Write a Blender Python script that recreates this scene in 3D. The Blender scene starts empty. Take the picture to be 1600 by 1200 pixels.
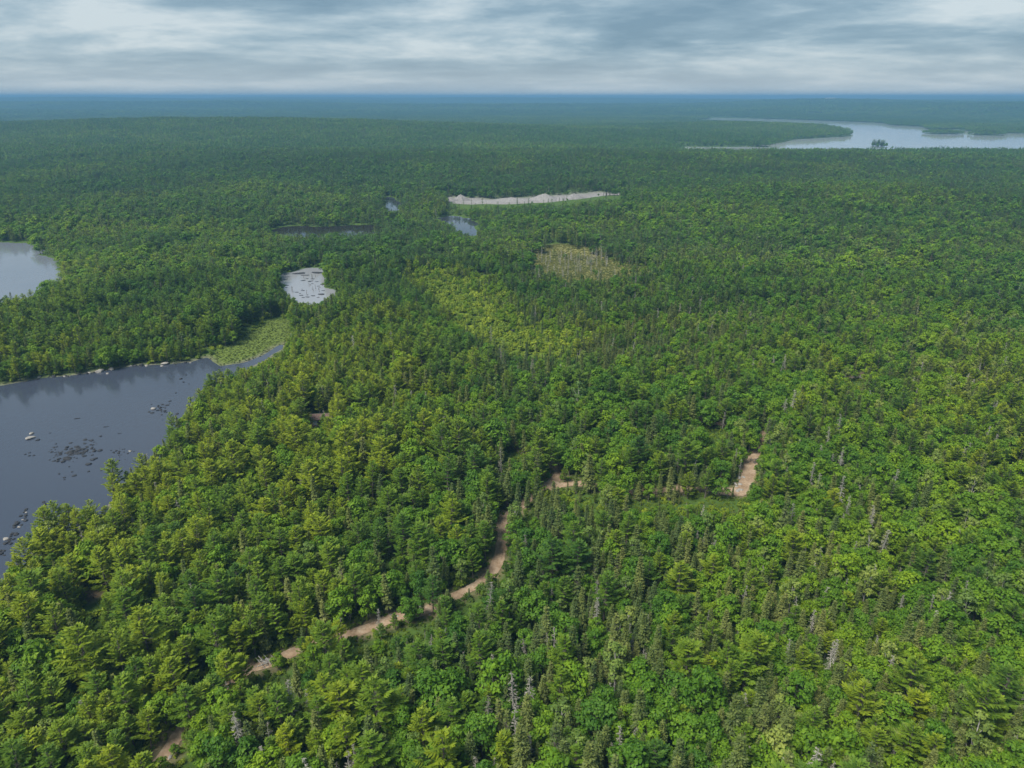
import bpy, math, random
import numpy as np
from mathutils import Vector, Matrix

# ------------------------------------------------------------------ camera, world, sun, exposure
S = bpy.context.scene
COL = S.collection
W0, H0, F = 1600.0, 1200.0, 1111.0          # photograph pixels, focal length in pixels
CAMZ = 100.0
PITCH = math.atan((600.0 - 151.0) / F)
cam_d = bpy.data.cameras.new('camera')
cam_d.sensor_width = 36.0
cam_d.lens = 36.0 * F / W0
cam_d.clip_start = 0.5
cam_d.clip_end = 200000.0
cam = bpy.data.objects.new('camera', cam_d)
COL.objects.link(cam)
cam.location = (0, 0, CAMZ)
cam.rotation_euler = (math.pi / 2 - PITCH, 0, 0)
S.camera = cam

SUN_FROM = Vector((-0.50, -0.42, 0.95)).normalized()
SUN_EL = math.asin(SUN_FROM.z)
SUN_AZ = math.atan2(SUN_FROM.x, SUN_FROM.y)
sd_ = bpy.data.lights.new('sun', 'SUN')
sd_.energy = 1.5
sd_.angle = math.radians(26)
sd_.color = (1.0, 0.96, 0.89)
sun = bpy.data.objects.new('sun', sd_)
COL.objects.link(sun)
sun.rotation_euler = SUN_FROM.to_track_quat('Z', 'Y').to_euler()
sun.location = (0, 0, 300)

S.view_settings.view_transform = 'Standard'
S.view_settings.look = 'None'
S.view_settings.exposure = 2.2
S.view_settings.gamma = 1.0
S.view_settings.use_curve_mapping = False
S.render.engine = 'CYCLES'
S.cycles.max_bounces = 4
S.cycles.diffuse_bounces = 2
S.cycles.glossy_bounces = 2
S.cycles.transmission_bounces = 3
S.cycles.volume_bounces = 0
S.cycles.transparent_max_bounces = 4
S.cycles.caustics_reflective = False
S.cycles.caustics_refractive = False
S.cycles.use_denoising = True


class NT:
    """small node-tree helper"""
    def __init__(s, tree):
        s.t = tree; s.n = tree.nodes; s.l = tree.links
    def add(s, kind, **kw):
        n = s.n.new(kind)
        for k, v in kw.items():
            setattr(n, k, v)
        return n
    def link(s, a, b):
        s.l.new(a, b)
    def val(s, sock, v):
        if hasattr(v, 'is_output'):
            s.l.new(v, sock)
        else:
            sock.default_value = v
    def math(s, op, a, b=0.0, c=0.0, clamp=False):
        n = s.add('ShaderNodeMath', operation=op, use_clamp=clamp)
        s.val(n.inputs[0], a); s.val(n.inputs[1], b)
        if len(n.inputs) > 2: s.val(n.inputs[2], c)
        return n.outputs[0]
    def mix(s, f, a, b, blend='MIX'):
        n = s.add('ShaderNodeMix', data_type='RGBA', blend_type=blend)
        s.val(n.inputs[0], f); s.val(n.inputs[6], a); s.val(n.inputs[7], b)
        return n.outputs[2]
    def noise(s, vec, scale, detail=4.0, rough=0.55, dist=0.0):
        n = s.add('ShaderNodeTexNoise')
        if vec is not None: s.l.new(vec, n.inputs['Vector'])
        n.inputs['Scale'].default_value = scale
        n.inputs['Detail'].default_value = detail
        n.inputs['Roughness'].default_value = rough
        n.inputs['Distortion'].default_value = dist
        return n.outputs['Fac']
    def ramp(s, fac, stops):
        n = s.add('ShaderNodeValToRGB')
        cr = n.color_ramp
        while len(cr.elements) < len(stops): cr.elements.new(0.5)
        for e, (p, c) in zip(cr.elements, stops):
            e.position = p; e.color = (*c, 1)
        s.l.new(fac, n.inputs[0])
        return n.outputs[0]


world = bpy.data.worlds.new('World')
S.world = world
world.use_nodes = True
w = NT(world.node_tree)
w.n.clear()
wo = w.add('ShaderNodeOutputWorld')
bg = w.add('ShaderNodeBackground')
bg.inputs['Strength'].default_value = 0.06
sky = w.add('ShaderNodeTexSky', sky_type='NISHITA')
sky.sun_disc = False
sky.sun_elevation = SUN_EL
sky.sun_rotation = SUN_AZ
sky.altitude = 100
tc = w.add('ShaderNodeTexCoord')
sep = w.add('ShaderNodeSeparateXYZ')
w.link(tc.outputs['Generated'], sep.inputs[0])
zz = w.math('ADD', w.math('MAXIMUM', sep.outputs[2], 0.0), 0.13)     # cloud deck seen in perspective
cx = w.math('DIVIDE', sep.outputs[0], zz)
cy = w.math('DIVIDE', sep.outputs[1], zz)
cmb = w.add('ShaderNodeCombineXYZ')
w.link(w.math('MULTIPLY', cx, 0.9), cmb.inputs[0])
w.link(cy, cmb.inputs[1])
cmb.inputs[2].default_value = 47.2
n1 = w.noise(cmb.outputs[0], 0.72, 6, 0.58, 0.2)
n2 = w.noise(cmb.outputs[0], 2.0, 5, 0.6, 0.15)
nn = w.math('ADD', w.math('MULTIPLY', n1, 0.79), w.math('MULTIPLY', n2, 0.21))
cloud = w.ramp(nn, [(0.39, (0.64, 1.05, 1.40)), (0.47, (0.94, 1.38, 1.72)), (0.53, (1.42, 1.84, 2.12)), (0.61, (2.20, 2.50, 2.64))])
# the veil low over the land: cloud seen edge-on evens out to a pale grey
hor = w.math('POWER', w.math('SUBTRACT', 1.0, w.math('MINIMUM', w.math('MULTIPLY', w.math('ABSOLUTE', sep.outputs[2]), 16.0), 1.0)), 1.3)
cloud = w.mix(w.math('MULTIPLY', hor, 0.8), cloud, (2.12, 2.34, 2.42, 1))
skyc = w.mix(0.95, sky.outputs[0], cloud)
w.link(skyc, bg.inputs['Color'])
w.link(bg.outputs[0], wo.inputs[0])

# ------------------------------------------------------------------ projection helpers
rng = np.random.default_rng(7)
random.seed(7)
CP, SP = math.cos(PITCH), math.sin(PITCH)

def G(px, py, z=0.0):
    """photo pixel -> point where its ray meets the level z"""
    u = (px - 800.0) / F; v = (600.0 - py) / F
    d = (u, CP + v * SP, -SP + v * CP)
    t = (z - CAMZ) / d[2]
    return (d[0] * t, d[1] * t)

def P(x, y, z):
    """point -> photo pixel and depth"""
    dz = z - CAMZ
    dep = y * CP - dz * SP
    up = y * SP + dz * CP
    return 800.0 + F * x / dep, 600.0 - F * up / dep, dep

def vnoise(x, y, seed=0):
    xi = np.floor(x); yi = np.floor(y)
    fx = x - xi; fy = y - yi
    fx = fx * fx * (3 - 2 * fx); fy = fy * fy * (3 - 2 * fy)
    def h(a, b):
        v = np.sin(a * 127.1 + b * 311.7 + seed * 74.7) * 43758.5453
        return v - np.floor(v)
    a = h(xi, yi); b = h(xi + 1, yi); c = h(xi, yi + 1); d = h(xi + 1, yi + 1)
    return (a * (1 - fx) + b * fx) * (1 - fy) + (c * (1 - fx) + d * fx) * fy

def sstep(a, b, x):
    t = np.clip((x - a) / (b - a), 0, 1)
    return t * t * (3 - 2 * t)

def poly_sd(x, y, poly):
    """signed distance to polygon, positive outside"""
    p = np.asarray(poly, float)
    q = np.roll(p, -1, 0)
    best = np.full(x.shape, 1e18); inside = np.zeros(x.shape, bool)
    for (ax, ay), (bx_, by_) in zip(p, q):
        ex, ey = bx_ - ax, by_ - ay
        t = np.clip(((x - ax) * ex + (y - ay) * ey) / (ex * ex + ey * ey + 1e-9), 0, 1)
        best = np.minimum(best, (x - ax - t * ex) ** 2 + (y - ay - t * ey) ** 2)
        if ey != 0:
            c = ((ay > y) != (by_ > y)) & (x < ex * (y - ay) / ey + ax)
            inside ^= c
    d = np.sqrt(best)
    return np.where(inside, -d, d)

def line_d(x, y, pts):
    best = np.full(x.shape, 1e18)
    for (ax, ay), (bx_, by_) in zip(pts[:-1], pts[1:]):
        ex, ey = bx_ - ax, by_ - ay
        t = np.clip(((x - ax) * ex + (y - ay) * ey) / (ex * ex + ey * ey + 1e-9), 0, 1)
        best = np.minimum(best, (x - ax - t * ex) ** 2 + (y - ay - t * ey) ** 2)
    return np.sqrt(best)

# ------------------------------------------------------------------ where things lie (pixel, level of the thing seen there)
def poly(*pts):
    return [G(p[0], p[1], p[2] if len(p) > 2 else 0.0) for p in pts]

LAKES = {
    'lake': poly((-420, 660), (-150, 622), (0, 604), (60, 592), (110, 587), (170, 579), (215, 572), (260, 571), (300, 567), (322, 560),
                 (345, 572), (385, 565), (408, 555), (430, 541), (442, 536), (446, 544), (417, 562), (389, 576), (335, 592, 4), (300, 610, 6), (288, 640, 5),
                 (255, 668, 5), (240, 697, 6), (205, 722, 6), (160, 752, 7), (163, 790, 7), (100, 803, 6), (45, 815, 5), (25, 862, 7), (0, 892, 7), (-120, 970, 6), (-420, 990, 6)),
    'side_lake': poly((-500, 395), (-200, 385), (0, 380), (50, 380), (56, 396), (72, 408), (90, 424), (103, 440), (70, 452, 9), (0, 462, 9), (-200, 480, 9), (-500, 480, 9)),
    'lily_pond': poly((432, 440), (450, 428), (470, 421), (498, 420), (505, 440), (522, 455), (516, 470), (494, 482), (470, 476), (445, 464)),
    'dark_pond': poly((405, 357), (470, 354), (540, 352), (612, 353), (590, 366), (520, 370), (430, 368)),
    'bright_pond': poly((672, 341), (700, 338), (730, 342), (752, 350), (748, 376), (735, 371), (708, 362), (690, 352)),
    'small_pond': poly((597, 305), (610, 308), (626, 318), (624, 330), (604, 330), (596, 318)),
    'far_lake': poly((1075, 190), (1118, 184), (1165, 185), (1235, 187), (1300, 189), (1375, 192), (1395, 196), (1440, 198), (1452, 203), (1490, 202), (1530, 207), (1560, 208),
                     (1700, 211), (1850, 214), (1850, 232, 8), (1700, 234, 8), (1600, 234, 8), (1500, 234, 8), (1380, 235, 8), (1290, 236, 8), (1200, 236, 8), (1130, 236, 9), (1060, 235, 9), (1064, 229),
                     (1150, 230), (1190, 227), (1232, 221), (1240, 218), (1300, 215), (1330, 213), (1328, 208), (1290, 202), (1200, 196), (1120, 192)),
}
ISLANDS = [(1186, 229, 26, 22), (1372, 230, 22, 16), (1474, 209, 62, 40), (1541, 211, 50, 40)]   # pixel, radius along, radius across
ISL = [(*G(a, b), c, d) for a, b, c, d in ISLANDS]
BOG = poly((818, 426), (838, 404), (880, 394), (938, 402), (968, 420), (1000, 444), (945, 454), (880, 452), (838, 440))
MEADOW = poly((650, 432), (762, 445), (792, 492), (862, 520), (935, 545), (905, 572), (800, 566), (715, 524), (690, 484), (648, 452))
MARSH = poly((322, 560), (350, 545), (395, 520), (420, 502), (458, 500), (466, 520), (445, 540), (408, 556), (385, 566), (345, 573))
QUARRY = poly((690, 314), (700, 310), (770, 313), (850, 309), (930, 303), (978, 302), (975, 312), (930, 313), (860, 322), (780, 324), (710, 322))
YARD = poly((482, 676), (490, 666), (522, 666), (526, 680), (484, 682))
TRACK = poly((225, 1250), (268, 1190), (305, 1140), (380, 1072), (430, 1055), (470, 1035), (560, 1008), (610, 990), (660, 978), (720, 950), (755, 930), (776, 905), (786, 860), (784, 840), (822, 803), (850, 785), (905, 775), (990, 788), (1080, 782), (1150, 786), (1168, 770), (1168, 742), (1180, 722), (1190, 690), (1115, 676), (1060, 650))
SPUR = poly((850, 785), (875, 757), (858, 738), (800, 710), (740, 690), (660, 678), (560, 674), (510, 672))
WLINES = [TRACK, SPUR]
LOWCLEAR = poly((128, 936), (150, 929), (162, 938), (148, 946), (130, 944))
BRUSHY = poly((1318, 598), (1348, 593), (1350, 599), (1330, 602))

BLDG = (6000.0 * (1262 - 800) / F, 6000.0)
HILLS = [(*BLDG, 45, 900, 600), (-760, 1950, 38, 900, 380), (*G(1330, 335), 12, 220, 130), (*G(1560, 262), 5, 420, 120), (*G(760, 262), 12, 480, 150),
         (*G(1150, 205), 14, 330, 170), (*G(60, 250), 8, 380, 160)]

def terrain(x, y, full=False):
    x = np.asarray(x, float); y = np.asarray(y, float)
    r = np.hypot(x, y)
    land = 1.2 + 2.4 * vnoise(x / 90, y / 90, 1) + 0.9 * vnoise(x / 24, y / 24, 2)
    for hx, hy, hh, sx, sy in HILLS:
        land = land + hh * np.exp(-((x - hx) / sx) ** 2 - ((y - hy) / sy) ** 2)
    far = sstep(3700, 5600, r)
    land = land + far * (2 + 58 * vnoise(x / 2400, y / 800, 3) ** 1.5 + 16 * vnoise(x / 700, y / 380, 4))
    land = land + sstep(8000, 14000, r) * (105 * vnoise(x / 2400, y / 4200, 5) ** 1.6 + 30 * vnoise(x / 800, y / 1800, 6))
    land = np.where(land > 70, 70 + 52 * (1 - np.exp(-(land - 70) / 52)), land)
    sd = np.full(x.shape, 1e9)
    for nm, pl in LAKES.items():
        sd = np.minimum(sd, poly_sd(x, y, pl))
    wob = (vnoise(x / 26, y / 18, 7) - .5) * 3.4 + (vnoise(x / 7, y / 7, 8) - .5) * 2.2 + (vnoise(x / 2.3, y / 2.3, 9) - .5) * .8
    sdw = sd + wob * np.clip(r / 300, .45, 4) * (1 + 1.1 * ((r > 330) & (r < 1000))) * sstep(120, 420, r + 200 * (sd > 6))
    for ix, iy, ra, rb in ISL:
        q = np.hypot((x - ix) / ra, (y - iy) / rb)
        sdw = np.maximum(sdw, (1 - q) * min(ra, rb))
    z = np.where(sdw < 0, np.maximum(-2.5, sdw * 0.16), np.minimum(sdw, 3) * 0.14 + land * sstep(0, 45, sdw))
    for pl in (BOG, MARSH):
        m = sstep(14, -4, poly_sd(x, y, pl))
        z = np.where(sdw > 0, z * (1 - m) + np.minimum(z, 0.35) * m, z)
    q = sstep(18, -2, poly_sd(x, y, QUARRY))
    z = np.where(sdw > 0, z * (1 - q) + 1.0 * q, z)
    return (z, sdw) if full else z

def tz(x, y):
    return float(terrain(np.array([x]), np.array([y]))[0])

# ------------------------------------------------------------------ materials
def new_mat(name):
    m = bpy.data.materials.new(name)
    m.use_nodes = True
    t = NT(m.node_tree); t.n.clear()
    return m, t, t.add('ShaderNodeOutputMaterial')

def foliage(name, dark, mid, light, trans=0.28):
    """leaf colour from the plant's own tint and each leaf clump's own shade"""
    m, t, o = new_mat(name)
    a = t.add('ShaderNodeAttribute', attribute_type='INSTANCER', attribute_name='tint')
    r = t.add('ShaderNodeAttribute', attribute_type='GEOMETRY', attribute_name='rnd')
    c = t.ramp(a.outputs['Fac'], [(0.0, dark), (0.5, mid), (1.0, light)])
    v = t.math('MULTIPLY_ADD', r.outputs['Fac'], 0.75, 0.62)
    hs = t.add('ShaderNodeHueSaturation')
    t.link(c, hs.inputs['Color'])
    t.link(v, hs.inputs['Value'])
    t.link(t.math('MULTIPLY_ADD', r.outputs['Fac'], -0.03, 0.515), hs.inputs['Hue'])
    p = t.add('ShaderNodeBsdfPrincipled')
    p.inputs['Roughness'].default_value = 0.55
    p.inputs['Specular IOR Level'].default_value = 0.18
    t.link(hs.outputs[0], p.inputs['Base Color'])
    tr = t.add('ShaderNodeBsdfTranslucent')
    t.link(t.mix(0.5, hs.outputs[0], (0.16, 0.24, 0.02, 1), 'MIX'), tr.inputs['Color'])
    mx = t.add('ShaderNodeMixShader')
    mx.inputs[0].default_value = trans
    t.link(p.outputs[0], mx.inputs[1]); t.link(tr.outputs[0], mx.inputs[2])
    t.link(mx.outputs[0], o.inputs[0])
    return m

def rough_mat(name, c1, c2, scale=3.0, rough=0.85, bump=0.3):
    m, t, o = new_mat(name)
    tcn = t.add('ShaderNodeTexCoord')
    n = t.noise(tcn.outputs['Object'], scale, 5, 0.6)
    c = t.ramp(n, [(0.3, c1), (0.7, c2)])
    p = t.add('ShaderNodeBsdfPrincipled')
    p.inputs['Roughness'].default_value = rough
    p.inputs['Specular IOR Level'].default_value = 0.25
    t.link(c, p.inputs['Base Color'])
    b = t.add('ShaderNodeBump'); b.inputs['Strength'].default_value = bump
    t.link(n, b.inputs['Height']); t.link(b.outputs[0], p.inputs['Normal'])
    t.link(p.outputs[0], o.inputs[0])
    return m

M = {
    'pine': foliage('pine_needles', (0.046, 0.110, 0.016), (0.094, 0.168, 0.013), (0.180, 0.232, 0.011)),
    'spruce': foliage('spruce_needles', (0.056, 0.092, 0.026), (0.095, 0.128, 0.030), (0.150, 0.168, 0.042), 0.16),
    'maple': foliage('maple_leaves', (0.052, 0.132, 0.015), (0.094, 0.195, 0.012), (0.162, 0.262, 0.011), 0.34),
    'birch': foliage('birch_leaves', (0.085, 0.150, 0.034), (0.125, 0.190, 0.036), (0.185, 0.235, 0.044), 0.30),
    'shrub': foliage('shrub_leaves', (0.055, 0.100, 0.015), (0.100, 0.160, 0.014), (0.205, 0.265, 0.016), 0.30),
    'sedge': foliage('sedge_blades', (0.058, 0.088, 0.020), (0.135, 0.155, 0.040), (0.200, 0.190, 0.065), 0.25),
    'twig': foliage('grey_twigs', (0.150, 0.140, 0.110), (0.230, 0.215, 0.180), (0.330, 0.310, 0.260), 0.05),
    'bark': rough_mat('bark', (0.075, 0.062, 0.050), (0.17, 0.15, 0.125), 2.5),
    'birchbark': rough_mat('birch_bark', (0.30, 0.28, 0.25), (0.52, 0.50, 0.46), 2.0),
    'deadwood': rough_mat('dead_wood', (0.18, 0.17, 0.155), (0.34, 0.325, 0.30), 2.5),
    'rock': rough_mat('dark_rock', (0.013, 0.014, 0.017), (0.042, 0.044, 0.048), 1.6),
    'palerock': rough_mat('pale_granite', (0.15, 0.14, 0.125), (0.33, 0.31, 0.28), 1.6),
    'gravel': rough_mat('crushed_gravel', (0.15, 0.143, 0.136), (0.245, 0.232, 0.222), 0.6),
    'roof': rough_mat('brown_shingle', (0.085, 0.052, 0.042), (0.15, 0.10, 0.085), 2.5),
    'white': rough_mat('white_wall', (0.62, 0.64, 0.66), (0.74, 0.75, 0.76), 1.0, bump=0.05),
    'dark': rough_mat('dark_opening', (0.02, 0.02, 0.022), (0.04, 0.04, 0.045), 1.0),
}

def ground_mat():
    m, t, o = new_mat('forest_floor')
    tcn = t.add('ShaderNodeTexCoord')
    v = tcn.outputs['Object']
    a = t.noise(v, 0.045, 5, 0.6); b = t.noise(v, 0.5, 5, 0.65); f = t.noise(v, 0.0042, 4, 0.6)
    c = t.ramp(b, [(0.30, (0.045, 0.040, 0.022)), (0.5, (0.048, 0.085, 0.016)), (0.72, (0.085, 0.125, 0.025))])
    c = t.mix(t.math('MULTIPLY', a, 0.7), c, (0.055, 0.105, 0.016, 1))
    far = t.ramp(f, [(0.36, (0.030, 0.060, 0.022)), (0.64, (0.060, 0.105, 0.030))])
    def at(nm):
        return t.add('ShaderNodeAttribute', attribute_type='GEOMETRY', attribute_name=nm).outputs['Fac']
    c = t.mix(at('far'), c, far)
    bogc = t.ramp(b, [(0.35, (0.140, 0.140, 0.042)), (0.55, (0.170, 0.160, 0.055)), (0.72, (0.125, 0.140, 0.036))])
    c = t.mix(at('bog'), c, bogc)
    meac = t.ramp(b, [(0.35, (0.060, 0.100, 0.014)), (0.6, (0.125, 0.175, 0.018)), (0.75, (0.17, 0.180, 0.035))])
    c = t.mix(at('meadow'), c, meac)
    gr = t.ramp(b, [(0.35, (0.16, 0.148, 0.138)), (0.65, (0.24, 0.226, 0.214))])
    c = t.mix(at('gravel'), c, gr)
    sh = t.ramp(b, [(0.35, (0.085, 0.075, 0.06)), (0.65, (0.20, 0.18, 0.145))])
    c = t.mix(at('shore'), c, sh)
    di = t.ramp(b, [(0.35, (0.12, 0.085, 0.06)), (0.65, (0.24, 0.165, 0.11))])
    c = t.mix(at('dirt'), c, di)
    p = t.add('ShaderNodeBsdfPrincipled')
    p.inputs['Roughness'].default_value = 0.95
    p.inputs['Specular IOR Level'].default_value = 0.1
    t.link(c, p.inputs['Base Color'])
    bp = t.add('ShaderNodeBump'); bp.inputs['Strength'].default_value = 0.6; bp.inputs['Distance'].default_value = 0.4
    t.link(b, bp.inputs['Height']); t.link(bp.outputs[0], p.inputs['Normal'])
    t.link(p.outputs[0], o.inputs[0])
    return m

def track_mat():
    m, t, o = new_mat('track_dirt')
    tcn = t.add('ShaderNodeTexCoord')
    v = tcn.outputs['Object']
    a = t.noise(v, 0.35, 5, 0.6); b = t.noise(v, 1.7, 4, 0.6)
    c = t.ramp(t.math('ADD', t.math('MULTIPLY', a, .6), t.math('MULTIPLY', b, .4)), [(0.34, (0.17, 0.115, 0.070)), (0.5, (0.26, 0.185, 0.120)), (0.66, (0.36, 0.285, 0.205))])
    p = t.add('ShaderNodeBsdfPrincipled'); p.inputs['Roughness'].default_value = 0.95
    p.inputs['Specular IOR Level'].default_value = 0.1
    t.link(c, p.inputs['Base Color'])
    bp = t.add('ShaderNodeBump'); bp.inputs['Strength'].default_value = 0.5; bp.inputs['Distance'].default_value = 0.15
    t.link(b, bp.inputs['Height']); t.link(bp.outputs[0], p.inputs['Normal'])
    t.link(p.outputs[0], o.inputs[0])
    return m

def water_mat(name, base, rough, bump, wl):
    m, t, o = new_mat(name)
    tcn = t.add('ShaderNodeTexCoord')
    mp = t.add('ShaderNodeMapping'); mp.inputs['Scale'].default_value = (1.0, 0.6, 1.0)
    mp.inputs['Rotation'].default_value = (0, 0, 0.5)
    t.link(tcn.outputs['Object'], mp.inputs[0])
    n = t.noise(mp.outputs[0], 1.0 / wl, 4, 0.6, 0.4)
    calm = t.noise(tcn.outputs['Object'], 0.022, 3, 0.5, 0.6)        # cat's-paws: rippled and calm patches
    p = t.add('ShaderNodeBsdfPrincipled')
    p.inputs['Base Color'].default_value = (*base, 1)
    p.inputs['IOR'].default_value = 1.333
    p.inputs['Specular IOR Level'].default_value = 0.62
    t.link(t.math('MULTIPLY_ADD', calm, rough * 1.2, rough * 0.4), p.inputs['Roughness'])
    bp = t.add('ShaderNodeBump'); bp.inputs['Distance'].default_value = 0.12
    t.link(t.math('MULTIPLY_ADD', calm, bump * 1.3, bump * 0.3), bp.inputs['Strength'])
    t.link(n, bp.inputs['Height']); t.link(bp.outputs[0], p.inputs['Normal'])
    t.link(p.outputs[0], o.inputs[0])
    return m

# ------------------------------------------------------------------ mesh helpers
def mesh_from(name, verts, faces, mats=(), attrs=None, smooth=False):
    me = bpy.data.meshes.new(name)
    me.from_pydata(verts, [], faces)
    for m in mats: me.materials.append(m)
    if attrs:
        for k, (dom, arr) in attrs.items():
            a = me.attributes.new(k, 'FLOAT', dom)
            a.data.foreach_set('value', np.asarray(arr, np.float32))
    if smooth:
        me.polygons.foreach_set('use_smooth', np.ones(len(me.polygons), bool))
    me.update()
    return me

def link(name, me, parent=None, loc=None, label=None, cat=None, group=None, kind=None):
    o = bpy.data.objects.new(name, me)
    COL.objects.link(o)
    if parent is not None: o.parent = parent
    if loc is not None: o.location = loc
    if label: o['label'] = label
    if cat: o['category'] = cat
    if group: o['group'] = group
    if kind: o['kind'] = kind
    return o

# ------------------------------------------------------------------ the ground: one sheet out past the horizon
def build_ground():
    rings = [0.0] + list(np.geomspace(18, 70, 14, endpoint=False)) + list(np.geomspace(70, 600, 270, endpoint=False)) + list(np.geomspace(600, 60000, 290))
    rings = np.array(rings[1:])
    ang = np.concatenate([np.radians(np.arange(-50, 50.01, 0.33)), np.radians(np.arange(56, 305, 6.0))])
    R, A = np.meshgrid(rings, ang, indexing='ij')
    X = (R * np.sin(A)).ravel(); Y = (R * np.cos(A)).ravel()
    Z, sdw = terrain(X, Y, True)
    nr, na = len(rings), len(ang)
    verts = np.stack([X, Y, Z], 1)
    verts = np.vstack([verts, [[0, 0, tz(0, 0)]]])
    faces = []
    for j in range(na):
        k = (j + 1) % na
        faces.append((nr * na, j, k))
        base = np.arange(nr - 1) * na
        for b in base:
            faces.append((b + j, b + na + j, b + na + k, b + k))
    ap = lambda a, d: np.append(a, d)
    r = np.hypot(X, Y)
    msk = {
        'far': ap(sstep(900, 2500, r), 0),
        'bog': ap(np.maximum(sstep(18, 6, poly_sd(X, Y, BOG)), .3 * sstep(3, -2, poly_sd(X, Y, MARSH))), 0),
        'meadow': ap(np.maximum(.35 * sstep(4, -2, poly_sd(X, Y, MARSH)), sstep(12, -8, poly_sd(X, Y, MEADOW) + 20 * (vnoise(X / 16, Y / 16, 61) - .5))), 0),
        'gravel': ap(sstep(6, -2, poly_sd(X, Y, QUARRY)), 0),
        'shore': ap(sstep(3.0, 0.5, sdw) * (r < 330) * (.35 + .65 * vnoise(X / 6, Y / 6, 67)), 0),
        'dirt': ap(np.maximum.reduce([sstep(4.2, 2.0, line_d(X, Y, l)) * (0.25 + 0.6 * vnoise(X / 5, Y / 5, 4)) for l in WLINES] + [sstep(2, -1, poly_sd(X, Y, p)) for p in (LOWCLEAR, BRUSHY, YARD)]), 0),
    }
    me = mesh_from('ground', verts.tolist(), faces, [ground_mat()], {k: ('POINT', v) for k, v in msk.items()}, True)
    return link('ground', me, kind='structure', label='wooded ground rolling away from the lake to blue hills')
build_ground()

WM = {
    'lake': water_mat('lake_water', (0.038, 0.046, 0.066), 0.12, 0.40, 1.3),
    'side_lake': water_mat('side_lake_water', (0.14, 0.155, 0.18), 0.10, 0.22, 1.6),
    'lily_pond': water_mat('pond_water', (0.22, 0.225, 0.24), 0.12, 0.2, 1.0),
    'dark_pond': water_mat('bog_water', (0.020, 0.018, 0.016), 0.08, 0.1, 1.0),
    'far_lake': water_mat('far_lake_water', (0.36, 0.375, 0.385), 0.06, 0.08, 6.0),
}
WM['bright_pond'] = WM['small_pond'] = water_mat('pool_water', (0.035, 0.040, 0.050), 0.03, 0.05, 1.6)
WLAB = {'lake': 'dark grey-blue lake with boulders at the lower left', 'side_lake': 'pale lake arm behind the pines at the left edge',
        'lily_pond': 'small pale pond dotted with hummocks and stubs', 'dark_pond': 'long dark bog pond below the far trees',
        'bright_pond': 'bright crooked pond in front of the gravel pit', 'small_pond': 'tiny bright pool left of the gravel pit', 'far_lake': 'wide pale lake with wooded islets in the distance'}
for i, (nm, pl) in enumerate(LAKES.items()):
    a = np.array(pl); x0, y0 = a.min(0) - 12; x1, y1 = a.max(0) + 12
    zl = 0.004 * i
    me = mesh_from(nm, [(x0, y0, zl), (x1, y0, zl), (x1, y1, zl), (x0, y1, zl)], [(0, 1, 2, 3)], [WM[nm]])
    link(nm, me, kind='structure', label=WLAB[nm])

def ribbon(name, pts, width, label, lift=0.13):
    """a worn dirt way draped on the ground"""
    p = [Vector((*q, 0)) for q in pts]
    out = []
    for i in range(len(p) - 1):                          # Catmull-Rom
        a, b, c, d = p[max(i - 1, 0)], p[i], p[i + 1], p[min(i + 2, len(p) - 1)]
        n = max(2, int((c - b).length / 1.6))
        for k in range(n):
            t = k / n
            out.append(0.5 * ((2 * b) + (c - a) * t + (2 * a - 5 * b + 4 * c - d) * t * t + (3 * b - a - 3 * c + d) * t ** 3))
    out.append(p[-1])
    V = []; Fc = []
    for i, q in enumerate(out):
        t = (out[min(i + 1, len(out) - 1)] - out[max(i - 1, 0)]).normalized()
        s = Vector((t.y, -t.x, 0))
        for k in range(5):
            u = (k - 2) / 2
            e = 1.0
            if abs(u) == 1: e = 0.82 + 0.4 * random.random()
            V.append(q + s * u * width * 0.5 * e)
        if i:
            for k in range(4):
                a = (i - 1) * 5 + k
                Fc.append((a, a + 1, a + 6, a + 5))
    xs = np.array([v.x for v in V]); ys = np.array([v.y for v in V])
    zs = terrain(xs, ys) + lift
    V = [(x, y, z - (0.05 if i % 5 in (0, 4) else 0) - (0.05 if i % 5 in (1, 3) else 0)) for i, (x, y, z) in enumerate(zip(xs, ys, zs))]
    return link(name, mesh_from(name, V, Fc, [TM], None, True), kind='structure', label=label)
TM = track_mat()
ribbon('dirt_track', TRACK, 2.5, 'reddish dirt track winding through the trees')
ribbon('side_track', SPUR, 2.8, 'narrow dirt side track leading toward the cabin')

PAD = poly((1112, 785), (1150, 786), (1165, 777), (1168, 755), (1172, 736))
ribbon('dirt_pad', PAD, 4.4, 'tan dirt turnaround at the bend of the upper track', 0.19)

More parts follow.
